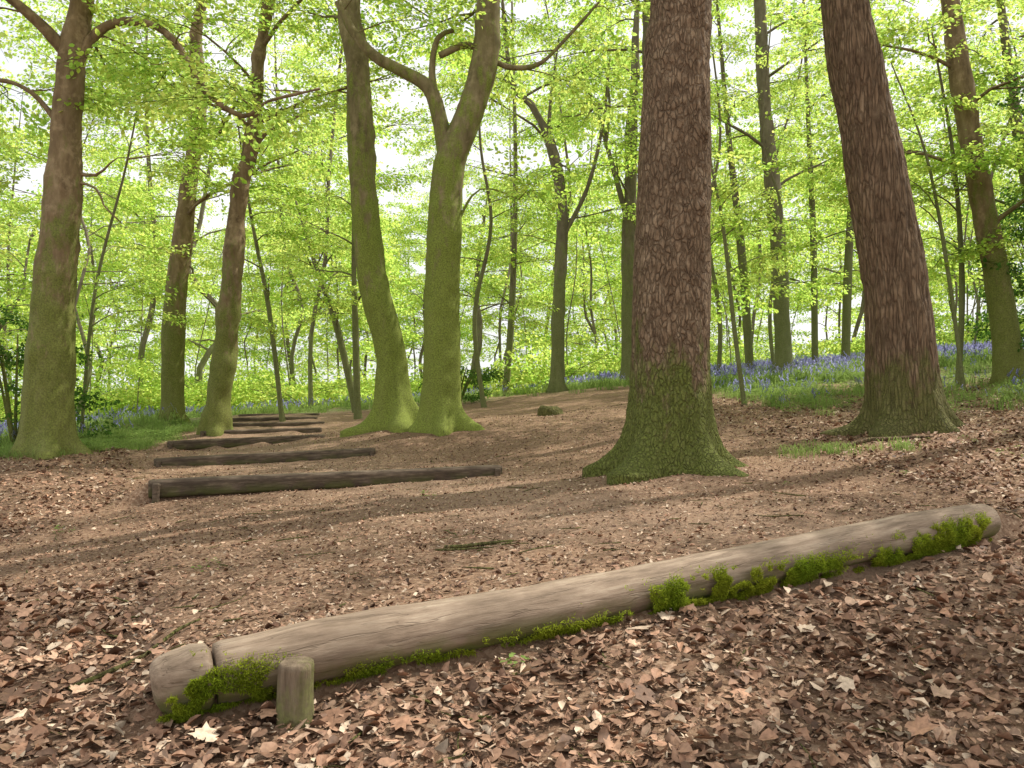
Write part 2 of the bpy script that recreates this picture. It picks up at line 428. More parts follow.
# ------------------------------------------------------------ log steps
def rough(amp, s):
    def f(V, D): return amp * vnoise(V * np.array([.35, 1, 1]), s) + amp * .5 * vnoise(V * np.array([.3, 1, 1]), s * 3.1)
    return f
def log_step(st, mat, power=None, name='log_step', stakes=(.0,), seg=24):
    x0, y0, z0, x1, y1, z1, r, L = st
    p0 = Vector((x0, y0, z0 - r)); p1 = Vector((x1, y1, z1 - r * .92))
    e = empty(name, p0)
    dv = p1 - p0; LL = dv.length
    m = MB(); wv = 0. if power else 1.
    P = [(0, 0, 0), (.02, 0, 0)] + [(LL * s, wv * .018 * math.sin(s * 5 + x0), wv * .010 * math.sin(s * 7 + y0)) for s in np.linspace(.1, .94, 8)] + [(LL - .02, 0, 0), (LL, 0, 0)]
    rr = [r * .93, r] + list(r * (1 - .08 * np.linspace(.1, .94, 8))) + [r * .9, r * .82]
    tube(m, P, rr, seg, .03, dispf=rough(r * (.07 if power else .09), 9), power=power)
    if not power:
        tube(m, [(-.155, 0, -.018), (-.148, 0, -.017), (-.13, 0, -.012), (-.10, 0, -.006), (-.05, 0, -.002), (-.02, 0, 0), (-.009, 0, 0)],
             [.02, .05, .073, .084, .089, .087, .072], seg, .008, dispf=lambda V, D: .010 * vnoise(V, 12) + .004 * vnoise(V, 33))
    o = add_obj('log', m.mesh('log'), mat, e)
    o.rotation_euler = dv.to_track_quat('X', 'Z').to_euler()
    ang = math.atan2(dv.y, dv.x)
    for s in stakes:
        m = MB(); rs = r * .38
        hh = r * 2.0
        tube(m, [(0, 0, -.15), (0, 0, hh * .5), (.004, 0, hh * .9), (.004, 0, hh * .96)], [rs, rs, rs * .95, rs * .7], 12, .03, dispf=rough(.005, 14), power=4)
        so = add_obj('stake', m.mesh('stake'), mat, e)
        so.location = (dv.x * s + math.sin(ang) * (r + rs * .95), dv.y * s - math.cos(ang) * (r + rs * .95), dv.z * s - r - .02)
    return e
eA = log_step(STEPS[0], M_LOG, None, stakes=(), seg=64)
for st in STEPS[1:]:
    log_step(st, M_STEP, 7, stakes=(.02, .98))
def stake(parent, wx, wy, zt, r, lean, mat, name):
    m = MB(); zb = zt - .32
    tube(m, [(0, 0, 0), (lean[0] * .5, lean[1] * .5, .16), (lean[0] * .95, lean[1] * .95, .305), (lean[0], lean[1], .316), (lean[0], lean[1], .32)],
         [r, r, r * .98, r * .93, r * .8], 40, .010, dispf=lambda V, D: .006 * vnoise(V * np.array([1, 1, .3]), 24) + .005 * vnoise(V, 10), power=2.6)
    o = add_obj(name, m.mesh(name), mat, parent)
    pl = Vector(parent.location); o.location = Vector((wx, wy, zb)) - pl
M_POST = bark_mat('post_wood', (.10, .07, .045), (.23, .17, .115), (.37, .29, .2), moss=(.13, .16, .03), moss_h=.4, moss_amt=.55, vs=.12, scale=32, bump=.9, plates=False)
stake(eA, -.575, 2.12, .295, .046, (.01, .0), M_POST, 'stake')

def moss_patch(m_list, n_, cx, sx, a0, a1, thick=.022, gt=-.02):
    st = STEPS[0]; x0, y0, z0, x1, y1, z1, r, L = st
    p0 = np.array((x0, y0, z0 - r)); p1 = np.array((x1, y1, z1 - r * .92)); dv = p1 - p0; LL = np.linalg.norm(dv); u = dv / LL
    side = np.array([u[1], -u[0], 0]); side /= np.linalg.norm(side); up = np.cross(side, u); up = up if up[2] > 0 else -up
    tt = cx + R.randn(n_) * sx; tt = tt[(tt > -.044) & (tt < .985)]; n_ = len(tt)
    aa = np.clip(a0 + (a1 - a0) * R.rand(n_)**1.3 + R.randn(n_) * .16, -1.5, 1.5)
    base = p0 + u * (tt * LL)[:, None]
    d_ = side * np.cos(aa)[:, None] + up * np.sin(aa)[:, None]
    q_ = base + d_ * .1
    lump = .004 + thick * (vnoise(q_, 19) * .5 + .5) * (vnoise(q_, 47) * .5 + .8)
    gate = vnoise(q_, 7) * .8 + vnoise(q_, 16) * .6 + .7 * vnoise(q_, 40) > gt + .2 * np.abs(tt - cx) / sx
    rl = r * (1 - .07 * np.maximum(tt, 0)) * np.where(tt < -.03, .92, 1)
    pos = base + d_ * (rl + lump * R.rand(n_)**.7)[:, None] - up * (np.where(tt < -.02, .010, 0))[:, None]
    m_list.append((pos[gate], d_[gate]))
ml = []
moss_patch(ml, 18000, -.026, .013, -1.3, .7, .012, -.15)
moss_patch(ml, 10000, .02, .018, -1.3, .3, .014, -.1)
moss_patch(ml, 5000, .14, .06, -1.4, -.5, .01)
moss_patch(ml, 8000, .3, .08, -1.45, -.5, .012, -.2)
moss_patch(ml, 34000, .48, .045, -1.4, .3, .034, -.3)
moss_patch(ml, 28000, .59, .06, -1.4, .1, .028, -.2)
moss_patch(ml, 16000, .74, .08, -1.4, -.2, .022, -.2)
moss_patch(ml, 36000, .90, .06, -1.3, .5, .030, -.3)
pos = np.concatenate([a[0] for a in ml]); nd = np.concatenate([a[1] for a in ml]); m = len(pos)
dirn = nd * .6 + R.randn(m, 3) * .6 + (0, 0, .3); dirn /= np.linalg.norm(dirn, axis=1)[:, None]
sd = np.cross(dirn, R.randn(m, 3)); sd /= np.linalg.norm(sd, axis=1)[:, None]
ln = (.006 + .011 * R.rand(m))[:, None]; wd = .0016
vv = np.stack([pos - sd * wd, pos + sd * wd, pos + dirn * ln], 1).reshape(-1, 3)
tint = vnoise(pos, 9)[:, None]
cc = np.repeat((.45 + .75 * R.rand(m))[:, None] * (np.array([[1, 1, .8]]) + tint * np.array([[.2, .05, .1]])), 3, 0)
o = add_obj('moss', make_mesh('moss', vv, [np.arange(m * 3).reshape(-1, 3)], False, cc), M_MOSS, eA)
o.location = -Vector(eA.location)

# ------------------------------------------------------------ spray templates
src = bpy.data.collections.new('leaf_sprays')
def spray_mesh(name, nleaf, Ls, leafL, flat=.35, broad=.62, simple=False):
    m = MB(); twp = []
    if simple: tube(m, [(0, 0, 0), (Ls, 0, -.06)], [.006, .002], 3, 9, cap=False)
    else: tube(m, [(0, 0, 0), (Ls * .4, .02, .03), (Ls * .75, -.02, .0), (Ls, 0, -.06)], [.006, .005, .003, .002], 3, .3, cap=False)
    twp.append(((0, 0, 0), (Ls, 0, -.06)))
    for q in range(9):
        s = .1 + .85 * q / 9; sg = 1 if q % 2 else -1
        a_ = sg * (.65 + .3 * R.rand()); l_ = Ls * (.62 - .42 * s) * (.8 + .4 * R.rand())
        b_ = (Ls * s, 0, 0); e_ = (Ls * s + math.cos(a_) * l_, math.sin(a_) * l_, -.10 * l_ + .06 * R.randn())
        if not simple: tube(m, [b_, e_], [.003, .0015], 3, 1, cap=False)
        twp.append((b_, e_))
    nt = m.n
    lens = np.array([np.linalg.norm(np.subtract(b, a)) for a, b in twp]); pr = lens / lens.sum()
    idx = R.choice(len(twp), nleaf, p=pr)
    A0 = np.array([twp[q][0] for q in idx]); B0 = np.array([twp[q][1] for q in idx])
    s = (.12 + .9 * R.rand(nleaf))[:, None]
    jit = .05 if simple else .015
    pos = A0 + (B0 - A0) * s + R.randn(nleaf, 3) * jit + np.array([0, 0, 1]) * (R.randn(nleaf, 1) * .04)
    dr = B0 - A0; az = np.arctan2(dr[:, 1], dr[:, 0]) + np.where(R.rand(nleaf) < .5, 1, -1) * (.5 + .5 * R.rand(nleaf))
    L = leafL * (.7 + .5 * R.rand(nleaf))
    if simple: t6 = np.array([(0, 0, 0), (.5, .5 * broad, .05), (1, 0, -.05), (.5, -.5 * broad, .05)])
    else: t6 = np.array([(0, 0, 0), (.35, .5 * broad, .05), (.75, .38 * broad, .03), (1, 0, -.05), (.75, -.38 * broad, .03), (.35, -.5 * broad, .05)])
    kk = len(t6)
    T = t6[None] * L[:, None, None]
    M = rotm(R.randn(nleaf) * flat * 1.3, .25 + R.randn(nleaf) * flat, az)
    Vv = (np.einsum('mij,mkj->mki', M, T) + pos[:, None]).reshape(-1, 3)
    b = (np.arange(nleaf) * kk)[:, None]
    q = b + np.array([[0, 1, 2, 3]])
    if not simple: q = np.concatenate([q, b + np.array([[0, 3, 4, 5]])])
    m.add(Vv, q)
    v_ = np.concatenate(m.v); c_ = np.ones((len(v_), 3)) * .3
    br = (.75 + .35 * R.rand(nleaf))
    c_[nt:] = np.repeat(np.stack([br * (.85 + .3 * R.rand(nleaf)), br, br * .9], 1), kk, 0)
    me = make_mesh(name, v_, [np.concatenate([np.concatenate(m.q)])], False, c_)
    return me
for q in range(4):
    o = bpy.data.objects.new('leaf_spray', spray_mesh('leaf_spray', 125, 1.15, .08)); o.data.materials.append(M_LEAF); src.objects.link(o)
srcf = bpy.data.collections.new('far_sprays')
for q in range(4):
    o = bpy.data.objects.new('far_spray', spray_mesh('far_spray', 105, 1.35, .11, .5, .7, True)); o.data.materials.append(M_LEAF); srcf.objects.link(o)
srcd = bpy.data.collections.new('holly_sprays')
for q in range(2):
    o = bpy.data.objects.new('holly_spray', spray_mesh('holly_spray', 120, .9, .07, .6)); o.data.materials.append(M_LEAFD); srcd.objects.link(o)

def gn_group(coll):
    ng = bpy.data.node_groups.new('scatter_' + coll.name, 'GeometryNodeTree')
    ng.interface.new_socket('Geometry', in_out='INPUT', socket_type='NodeSocketGeometry')
    ng.interface.new_socket('Geometry', in_out='OUTPUT', socket_type='NodeSocketGeometry')
    N_ = ng.nodes; Lk = ng.links
    gi = N_.new('NodeGroupInput'); go = N_.new('NodeGroupOutput')
    ci = N_.new('GeometryNodeCollectionInfo'); ci.inputs['Collection'].default_value = coll
    ci.inputs['Separate Children'].default_value = True; ci.inputs['Reset Children'].default_value = True
    ip = N_.new('GeometryNodeInstanceOnPoints'); ip.inputs['Pick Instance'].default_value = True
    def na(nm, ty):
        q = N_.new('GeometryNodeInputNamedAttribute'); q.data_type = ty; q.inputs['Name'].default_value = nm
        return [o for o in q.outputs if o.enabled and o.name == 'Attribute'][0]
    er = N_.new('FunctionNodeEulerToRotation')
    Lk.new(na('rot', 'FLOAT_VECTOR'), er.inputs[0]); Lk.new(er.outputs[0], ip.inputs['Rotation'])
    Lk.new(na('scl', 'FLOAT'), ip.inputs['Scale']); Lk.new(na('idx', 'INT'), ip.inputs['Instance Index'])
    Lk.new(gi.outputs[0], ip.inputs['Points']); Lk.new(ci.outputs[0], ip.inputs['Instance'])
    Lk.new(ip.outputs[0], go.inputs[0]); return ng
G_LEAF = gn_group(src); G_HOLLY = gn_group(srcd); G_FAR = gn_group(srcf)

NSPR = [0]
def instancer(name, pts, group, parent=None, nidx=4):
    a = np.array(pts, np.float32); NSPR[0] += len(a)
    org = np.array(parent.location if parent else (0, 0, 0), np.float32)
    me = bpy.data.meshes.new(name); me.vertices.add(len(a)); me.vertices.foreach_set('co', (a[:, :3] - org).ravel())
    r_ = me.attributes.new('rot', 'FLOAT_VECTOR', 'POINT'); r_.data.foreach_set('vector', np.ascontiguousarray(a[:, 3:6]).ravel())
    s_ = me.attributes.new('scl', 'FLOAT', 'POINT'); s_.data.foreach_set('value', np.ascontiguousarray(a[:, 6]))
    i_ = me.attributes.new('idx', 'INT', 'POINT'); i_.data.foreach_set('value', R.randint(0, nidx, len(a)).astype(np.int32))
    ob = bpy.data.objects.new(name, me); COL.objects.link(ob)
    if parent: ob.parent = parent
    md = ob.modifiers.new('scatter', 'NODES'); md.node_group = group
    return ob

# ------------------------------------------------------------ trees
def branch(mb, spr, p, az, el, L, r, sc=1., sub=2, seg=5, dens=.5):
    p = np.array(p, float); P = [p]; a, e = az, el
    k_ = 5
    for q in range(k_):
        a += R.randn() * .17; e = e * .78 + R.randn() * .10 - .02
        p = p + np.array([math.cos(a) * math.cos(e), math.sin(a) * math.cos(e), math.sin(e)]) * L / k_
        P.append(p)
    tube(mb, P, np.linspace(r, r * .2, k_ + 1), seg, .5, cap=False)
    P = np.array(P)
    ns = max(2, int(L / (dens * sc)))
    for q in range(ns):
        s = .28 + .72 * (q + R.rand() * .6) / ns; s = min(s, 1); f = s * k_; i_ = min(int(f), k_ - 1)
        pp = P[i_] * (1 - f + i_) + P[i_ + 1] * (f - i_)
        off = (1 if q % 2 else -1) * (.2 + .8 * R.rand())
        spr.append((pp[0], pp[1], pp[2] + R.randn() * .08, R.randn() * .25, .08 + R.randn() * .22, a + off, sc * (.75 + .45 * R.rand())))
    for q in range(sub):
        s = .3 + .5 * R.rand(); f = s * k_; i_ = min(int(f), k_ - 1)
        branch(mb, spr, P[i_], az + (1 if q % 2 else -1) * (.5 + .5 * R.rand()), e + .15, L * (.4 + .2 * R.rand()), r * .5, sc, 0, 4, dens)

def crown(mb, spr, P, rad, zmin, n_, L, sc=1., sub=2, azr=None, dens=.5):
    P = np.array(P, float); rad = np.array(rad)
    zt = P[-1][2]
    for q in range(n_):
        z_ = zmin + (zt - zmin) * ((q + R.rand()) / n_)
        i_ = max(0, min(np.searchsorted(P[:, 2], z_) - 1, len(P) - 2))
        f = (z_ - P[i_][2]) / (P[i_ + 1][2] - P[i_][2] + 1e-6)
        p = P[i_] * (1 - f) + P[i_ + 1] * f; rr_ = rad[i_] * (1 - f) + rad[i_ + 1] * f
        fr = (z_ - zmin) / (zt - zmin + 1e-6)
        l_ = L * (1 - .65 * fr**2) * (.65 + .6 * R.rand())
        az = R.rand() * 6.283 if azr is None else azr[0] + (azr[1] - azr[0]) * R.rand()
        branch(mb, spr, p, az, .25 + .5 * R.rand() + .3 * fr, l_, min(rr_ * .45, .011 + l_ * .011), sc, sub, 5, dens)

def flarefn(zb, amt, h, ph, k_=5):
    def f(p, th):
        hz = max(p[2] - zb, 0)
        e1 = math.exp(-hz / h); e2 = math.exp(-hz / (h * .42))
        lob = .5 + .5 * np.cos(th * k_ + ph + .9 * np.sin(th * 2 + ph))
        lob = lob**1.6
        return 1 + amt * (.40 * e1 + e1 * .5 * lob + e2 * 1.1 * lob * (.7 + .5 * np.cos(th + ph * 3)))
    return f

def tree(name, base, pts, rad, mat, limbs=(), seg=20, step=.15, flare=(.6, .25), dispf=None, auto=None, ph=0., sc=.9, lobes=5, burr=(), dens=.5):
    bx, by = base; zb = H1(bx, by)
    P = [(bx, by, zb - .35)] + [((q[0], by, q[1]) if len(q) == 2 else q) for q in pts]
    P.insert(1, (bx + (P[1][0] - bx) * .05, by, zb + .02))
    rad = [rad[0], rad[0]] + list(rad)
    e = empty(name, (bx, by, zb))
    m = MB(); spr = []
    def df(V, D):
        o = dispf(V, D) if dispf else np.zeros(len(V))
        for (ux, uz, us, ua) in burr:
            c_ = np.array([ux, by - .25, uz]); o = o + ua * np.exp(-((V - c_)**2).sum(1) / us**2)
        return o
    tube(m, P, rad, seg, step, flare=flarefn(zb, flare[0], flare[1], ph, lobes), dispf=df)
    for lb in limbs:
        lp = [((q[0], by, q[1]) if len(q) == 2 else q) for q in lb['p']]
        r0, r1 = lb['r']
        tube(m, lp, np.linspace(r0, r1, len(lp)), 10 if r0 > .04 else 7, .12, dispf=(lambda V, D: .006 * vnoise(V, 6)))
        for q in range(lb.get('n', 4)):
            f = lb.get('s0', .35) + (1 - lb.get('s0', .35)) * (q + R.rand()) / max(1, lb.get('n', 4)); f *= len(lp) - 1; i_ = min(int(f), len(lp) - 2)
            pa = np.array(lp[i_]) * (1 - f + i_) + np.array(lp[i_ + 1]) * (f - i_)
            branch(m, spr, pa, R.rand() * 6.283, .15 + .4 * R.rand(), lb.get('L', 1.4) * (.6 + .6 * R.rand()), .012, sc, 1)
    if auto: crown(m, spr, P[1:], rad[1:], auto[0], auto[1], auto[2], sc, auto[3] if len(auto) > 3 else 2, None, dens)
    add_obj('trunk', m.mesh('trunk', (bx, by, zb)), mat, e)
    if spr: instancer('foliage', spr, G_LEAF, e)
    return e

def bark_disp(amp, sc_, vs):
    def f(V, D):
        Q_ = V * np.array([1, 1, vs])
        a_ = 1 - np.abs(vnoise(Q_, sc_)) * 2
        return amp * a_ + amp * .6 * vnoise(Q_, sc_ * 2.7) + amp * 1.6 * vnoise(V, 2.)
    return f
smooth_disp = lambda V, D: .030 * vnoise(V * np.array([1, 1, .3]), 4.) + .014 * vnoise(V, 6.) + .006 * vnoise(V, 15.)

tree('pine_tree', (1.255, 6.4), [(1.265, .9), (1.285, 1.85), (1.32, 2.9), (1.35, 3.9), (1.385, 4.4), (1.42, 7), (1.5, 12), (1.5, 17)],
     [.31, .30, .285, .26, .245, .2, .14, .05], M_PINE, seg=170, step=.025, flare=(.78, .22), dispf=bark_disp(.007, 22, .4), auto=(8.5, 11, 2.8, 1), ph=.5, lobes=6, dens=.7,
     burr=((1.52, 3.15, .07, .045), (1.2, 3.75, .06, .035), (1.5, 2.55, .05, .03)))
tree('oak_tree', (3.95, 8), [(3.92, 1.2), (3.88, 2.07), (3.7, 3.28), (3.5, 4.5), (3.4, 5.1), (3.2, 7), (3.0, 11), (2.9, 16)],
     [.325, .30, .275, .25, .22, .19, .14, .05], M_OAK, seg=160, step=.03, flare=(.7, .2), dispf=bark_disp(.010, 19, .17), auto=(7.5, 12, 3.2, 1), ph=1.3, lobes=6, dens=.7)
tree('added_shade_beech', (-5.22, 9), [(-5.22, 1.4), (-5.2, 2.21), (-5.13, 3.34), (-5.08, 4.47), (-5.05, 5.1), (-4.9, 5.8), (-4.7, 7.5), (-4.5, 12)],
     [.26, .225, .20, .16, .14, .11, .08, .03], M_BEECH, dispf=smooth_disp, seg=64, step=.05, flare=(.45, .2), burr=((-5.3, 3.6, .12, .06), (-5.05, 2.9, .1, .05), (-5.3, 1.6, .12, .05)),
     limbs=[dict(p=[(-5.05, 5.0), (9 - 14.35, 8.8, 5.35), (-5.75, 8.6, 5.7), (-6.3, 8.3, 6.3)], r=(.08, .03), n=5),
            dict(p=[(-5.04, 4.75), (-4.85, 5.2), (-4.55, 5.42), (-4.1, 5.38), (-3.8, 5.1), (-3.52, 4.62), (-3.07, 4.33), (-2.8, 4.5), (-2.2, 4.65)], r=(.06, .015), n=4, L=.8),
            dict(p=[(-5.1, 3.7), (-4.75, 3.65), (-4.5, 3.85), (-4.2, 3.8)], r=(.022, .006), n=1, L=.7),
            dict(p=[(-5.1, 3.6), (-4.75, 3.5), (-4.65, 3.3), (-4.45, 3.1)], r=(.022, .007), n=0),
            dict(p=[(-5.15, 4.2), (-5.5, 4.6), (-5.9, 4.75), (-6.3, 4.6)], r=(.04, .012), n=4, L=1.)],
     auto=(5.4, 9, 2.4))
tree('added_shade_beech', (-6.4, 15), [(-6.4, 2.5), (-6.25, 4.2), (-6.15, 5.3), (-5.95, 6.8), (-6.05, 8.0), (-5.9, 9.5), (-5.8, 14)],
     [.2, .18, .16, .14, .12, .10, .04], M_BEECH, dispf=smooth_disp, flare=(.4, .2), auto=(4.0, 14, 2.6))
tree('added_shade_beech', (-4.84, 13), [(-4.7, 1.9), (-4.6, 3.1), (-4.5, 4.4), (-4.3, 5.4), (-4.2, 6.7), (-4.0, 8.2), (-3.7, 12)],
     [.19, .165, .15, .13, .10, .085, .03], M_BEECH, dispf=lambda V, D: .045 * vnoise(V, 3.5) + .015 * vnoise(V, 11), seg=32, step=.08, flare=(.5, .2),
     burr=((-4.6, 3.6, .15, .09), (-4.4, 4.6, .12, .07)),
     limbs=[dict(p=[(-4.4, 4.9), (-4.1, 5.5), (-3.6, 5.8), (-2.9, 6.1)], r=(.04, .012), n=4)], auto=(5, 11, 2.4))
tree('added_shade_beech', (-1.66, 11.5), [(-1.72, 1.2), (-1.80, 2.0), (-2.04, 3.0), (-2.2, 4.7), (-2.27, 6.0), (-2.4, 7.1), (-2.5, 9), (-2.5, 14)],
     [.235, .225, .215, .195, .175, .16, .13, .04], M_BEECH2, dispf=smooth_disp, seg=64, step=.05, flare=(1.15, .24), ph=.8, auto=(6.4, 15, 2.8))
tree('added_shade_beech', (-.935, 10.8), [(-.96, 1.3), (-.96, 2.45), (-.91, 3.8), (-.82, 4.45), (-.6, 5.0), (-.37, 5.85), (-.3, 7), (-.1, 9), (.2, 14)],
     [.25, .235, .225, .22, .185, .175, .16, .12, .03], M_BEECH2, dispf=smooth_disp, seg=64, step=.05, flare=(.85, .22), ph=2.,
     limbs=[dict(p=[(-.87, 4.1), (-.98, 4.9), (-1.15, 5.4), (-1.55, 5.65), (-1.9, 5.85), (-2.2, 6.2), (-2.4, 6.6)], r=(.12, .05), n=2, s0=.7),
            dict(p=[(-1.0, 5.0), (-1.1, 5.6), (-1.02, 6.1), (-.8, 6.2)], r=(.06, .025), n=0),
            dict(p=[(-1.0, 5.85), (-.6, 6.0), (-.2, 5.75), (.05, 5.68), (.4, 5.75), (.8, 6.15), (1.2, 6.6)], r=(.05, .02), n=3, L=1.),
            dict(p=[(-.85, 3.3), (-.55, 3.9), (-.3, 4.0), (.1, 3.85)], r=(.022, .006), n=1, L=.8)],
     auto=(6.8, 15, 2.8))
tree('added_shade_beech', (1.1, 20), [(1.2, 3.8), (1.26, 5.8), (1.1, 7.3), (.6, 8.6), (.0, 9.4), (-.3, 12)], [.16, .15, .14, .10, .08, .03], M_FAR, dispf=smooth_disp, step=.15, seg=16,
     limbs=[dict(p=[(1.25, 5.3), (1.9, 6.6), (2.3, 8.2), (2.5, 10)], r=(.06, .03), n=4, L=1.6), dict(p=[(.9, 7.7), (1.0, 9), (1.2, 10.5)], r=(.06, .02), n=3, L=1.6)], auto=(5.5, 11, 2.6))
tree('added_shade_beech', (3.06, 21), [(3.1, 5.2), (3.15, 7), (3.2, 8.7), (3.3, 10.2), (3.4, 15)], [.19, .17, .15, .11, .04], M_FAR, dispf=smooth_disp, step=.15, seg=16,
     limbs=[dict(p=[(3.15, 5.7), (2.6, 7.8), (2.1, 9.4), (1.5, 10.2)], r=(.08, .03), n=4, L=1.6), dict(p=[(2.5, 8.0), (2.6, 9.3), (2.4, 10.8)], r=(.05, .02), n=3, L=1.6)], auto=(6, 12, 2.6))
tree('added_shade_beech', (6.5, 19), [(6.4, 4.8), (6.2, 7.2), (6.05, 9.6), (5.9, 15)], [.2, .17, .15, .12, .04], M_FAR, dispf=smooth_disp, step=.15, seg=16, auto=(5., 13, 2.8))
tree('added_shade_beech', (2.42, 14), [(2.43, 4), (2.45, 8), (2.5, 13)], [.11, .10, .08, .03], M_FAR, dispf=smooth_disp, seg=12, auto=(6, 9, 2))
tree('added_shade_beech', (7.55, 12), [(7.4, 2.6), (7.15, 4.2), (6.8, 6.4), (6.6, 9), (6.4, 13)], [.19, .17, .15, .12, .09, .03], M_BEECH, dispf=smooth_disp, seg=20, auto=(3.6, 15, 2.2))
# unseen beeches added on the right: sparse crowns break the sunlight into patches
tree('added_shade_beech', (8.5, 4.5), [(8.5, 3), (8.4, 6), (8.3, 9), (8.2, 13)], [.22, .2, .17, .12, .03], M_BEECH, seg=16, auto=(7, 5, 2.4, 1), dens=.6)
tree('added_shade_beech', (6.2, 5.2), [(6.2, 3), (6.1, 6), (6.2, 9), (6.3, 12.5)], [.17, .15, .13, .09, .03], M_BEECH, seg=16, auto=(6.8, 5, 2.3, 1), dens=.6)
tree('added_shade_beech', (8.3, 9), [(8.3, 3), (8.2, 6), (8.1, 9), (8.0, 14)], [.2, .18, .15, .11, .03], M_BEECH, seg=16, auto=(6.5, 6, 2.6, 1), dens=.6)
tree('added_shade_beech', (12, 8), [(12, 3), (11.9, 6), (11.7, 9), (11.5, 14)], [.24, .2, .17, .12, .03], M_BEECH, seg=16, auto=(5.5, 6, 2.4, 1), dens=.7)
for (bx, by, pts, r) in [
    (3.5, 12, [(3.36, 2.2), (3.2, 3.8), (3.0, 4.9), (2.8, 6.2)], .035), (6.0, 20, [(5.8, 5), (5.5, 8), (5.2, 12)], .11),
    (8.0, 21, [(8.0, 5.5), (7.9, 9), (7.8, 13)], .09), (8.8, 21, [(8.9, 4.5), (9.1, 8), (9.2, 12)], .12), (4.4, 17, [(4.45, 3), (4.2, 5), (4.5, 7), (4.2, 10)], .05),
    (6.7, 11.8, [(6.5, 3), (6.2, 4.8), (5.7, 6.2)], .03), (7.0, 12.5, [(7.1, 3), (7.0, 5), (6.7, 7)], .045), (5.3, 16, [(5.2, 3), (5.45, 5), (5.1, 6.5), (5.3, 9)], .04),
    (-4.6, 16, [(-4.9, 3), (-5.3, 5.0), (-5.6, 7)], .05), (-3.1, 16, [(-3.15, 2.5), (-3.2, 4.2), (-3.2, 8)], .07),
    (-3.6, 18.5, [(-4.1, 3), (-4.6, 4.4), (-5.1, 6)], .08), (-.2, 23, [(0, 4), (.1, 8), (0, 13)], .10), (-7.3, 13.5, [(-7.1, 3), (-6.6, 5.2), (-6.3, 7)], .03),
    (8.9, 13, [(8.7, 3.5), (8.3, 6), (8.0, 9)], .13), (-8.2, 11.5, [(-8.1, 3), (-8.3, 6)], .05), (-.6, 17, [(-.8, 3), (-.45, 5), (-.7, 7), (-.6, 10)], .05)]:
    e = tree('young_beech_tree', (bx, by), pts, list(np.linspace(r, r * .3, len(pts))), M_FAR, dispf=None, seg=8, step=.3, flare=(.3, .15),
         auto=(H1(bx, by) + (2.0 if r > .06 else 1.6), 9, 1.7 if r > .06 else 1.2, 1), sc=.8)

mb = MB(); spr = []
placed = []
tries = 0
while len(placed) < 88 and tries < 5000:
    tries += 1
    yy = 22 + 62 * R.rand()**.9; xx = (R.rand() * 2 - 1) * (.78 * yy + 3)
    if any((xx - a)**2 + (yy - b)**2 < 9 for a, b in placed): continue
    placed.append((xx, yy))
    z0 = H1(xx, yy); hgt = 9.5 + 10 * R.rand() + (3 if yy > 45 else 0); r = .05 + .13 * R.rand()**2
    lean = R.randn(2) * 1.1
    P = [(xx, yy, z0 - .3)] + [(xx + lean[0] * s + R.randn() * .3, yy + lean[1] * s + R.randn() * .3, z0 + hgt * s) for s in (.12, .24, .36, .5, .75, 1)]
    ra = [r * 1.15, r, r * .95, r * .88, r * .75, r * .5, r * .12]
    tube(mb, P, ra, 9, .8, flare=flarefn(z0, .4, .3, R.rand() * 6), cap=False)
    crown(mb, spr, P, ra, z0 + 1.8 + 2. * R.rand(), int(11 + hgt * .58), 3.1, 1.05 if yy < 40 else 1.7, 1, None, .66)
for q in range(160):
    yy = 25 + 45 * R.rand(); xx = (R.rand() * 2 - 1) * (.75 * yy + 2)
    if q > 125: yy = 30 + 20 * R.rand(); xx = -(.12 + .42 * R.rand()) * yy
    z0 = H1(xx, yy)
    for w in range(int(4 + 5 * R.rand())):
        branch(mb, spr, (xx, yy, z0), R.rand() * 6.28, .7 + .5 * R.rand(), 1.6 + 1.8 * R.rand(), .018, 1.1, 0, 4, .55)
for q in range(25):
    yy = 21 + 28 * R.rand(); xx = (R.rand() * 2 - 1) * (.65 * yy); z0 = H1(xx, yy); h_ = 5 + 6 * R.rand(); lx = R.randn() * 1.2; r = .02 + .02 * R.rand()
    tube(mb, [(xx + lx * s * s + R.randn() * .12, yy + R.randn() * .1, z0 - .1 + h_ * s) for s in (0, .25, .5, .75, 1)], [r, r * .85, r * .7, r * .5, r * .2], 6, .8, cap=False)
e = empty('distant_trees', (0, 40, 0))
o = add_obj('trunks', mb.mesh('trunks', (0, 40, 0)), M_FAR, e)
instancer('foliage', spr, G_FAR, e)

for (bx, by, hh, rr_, nn) in [(8.6, 11.5, 4.8, 1.5, 80), (-1.3, 19, 1.0, .8, 22), (-7.6, 12.2, 2.0, .9, 30), (11, 16, 3, 2, 60)]:
    z0 = H1(bx, by); e = empty('holly_bush', (bx, by, z0)); m = MB(); sp = []
    for w in range(9):
        a_ = R.rand() * 6.28; tube(m, [(bx, by, z0 - .1), (bx + math.cos(a_) * rr_ * .3, by + math.sin(a_) * rr_ * .3, z0 + hh * .5), (bx + math.cos(a_) * rr_ * .6, by + math.sin(a_) * rr_ * .6, z0 + hh * .9)], [.03, .02, .008], 6, .4)
    for w in range(nn):
        a_ = R.rand() * 6.28; s_ = R.rand()**.5 * rr_; zz_ = R.rand(); s_ *= 1 - .5 * zz_
        sp.append((bx + math.cos(a_) * s_ * .7, by + math.sin(a_) * s_ * .7, z0 + .15 + hh * zz_, R.randn() * .4, R.randn() * .4, a_ + R.randn() * .5, .7 + .4 * R.rand()))
    add_obj('stems', m.mesh('stems', (bx, by, z0)), M_BEECH, e); instancer('foliage', sp, G_HOLLY, e, 2)

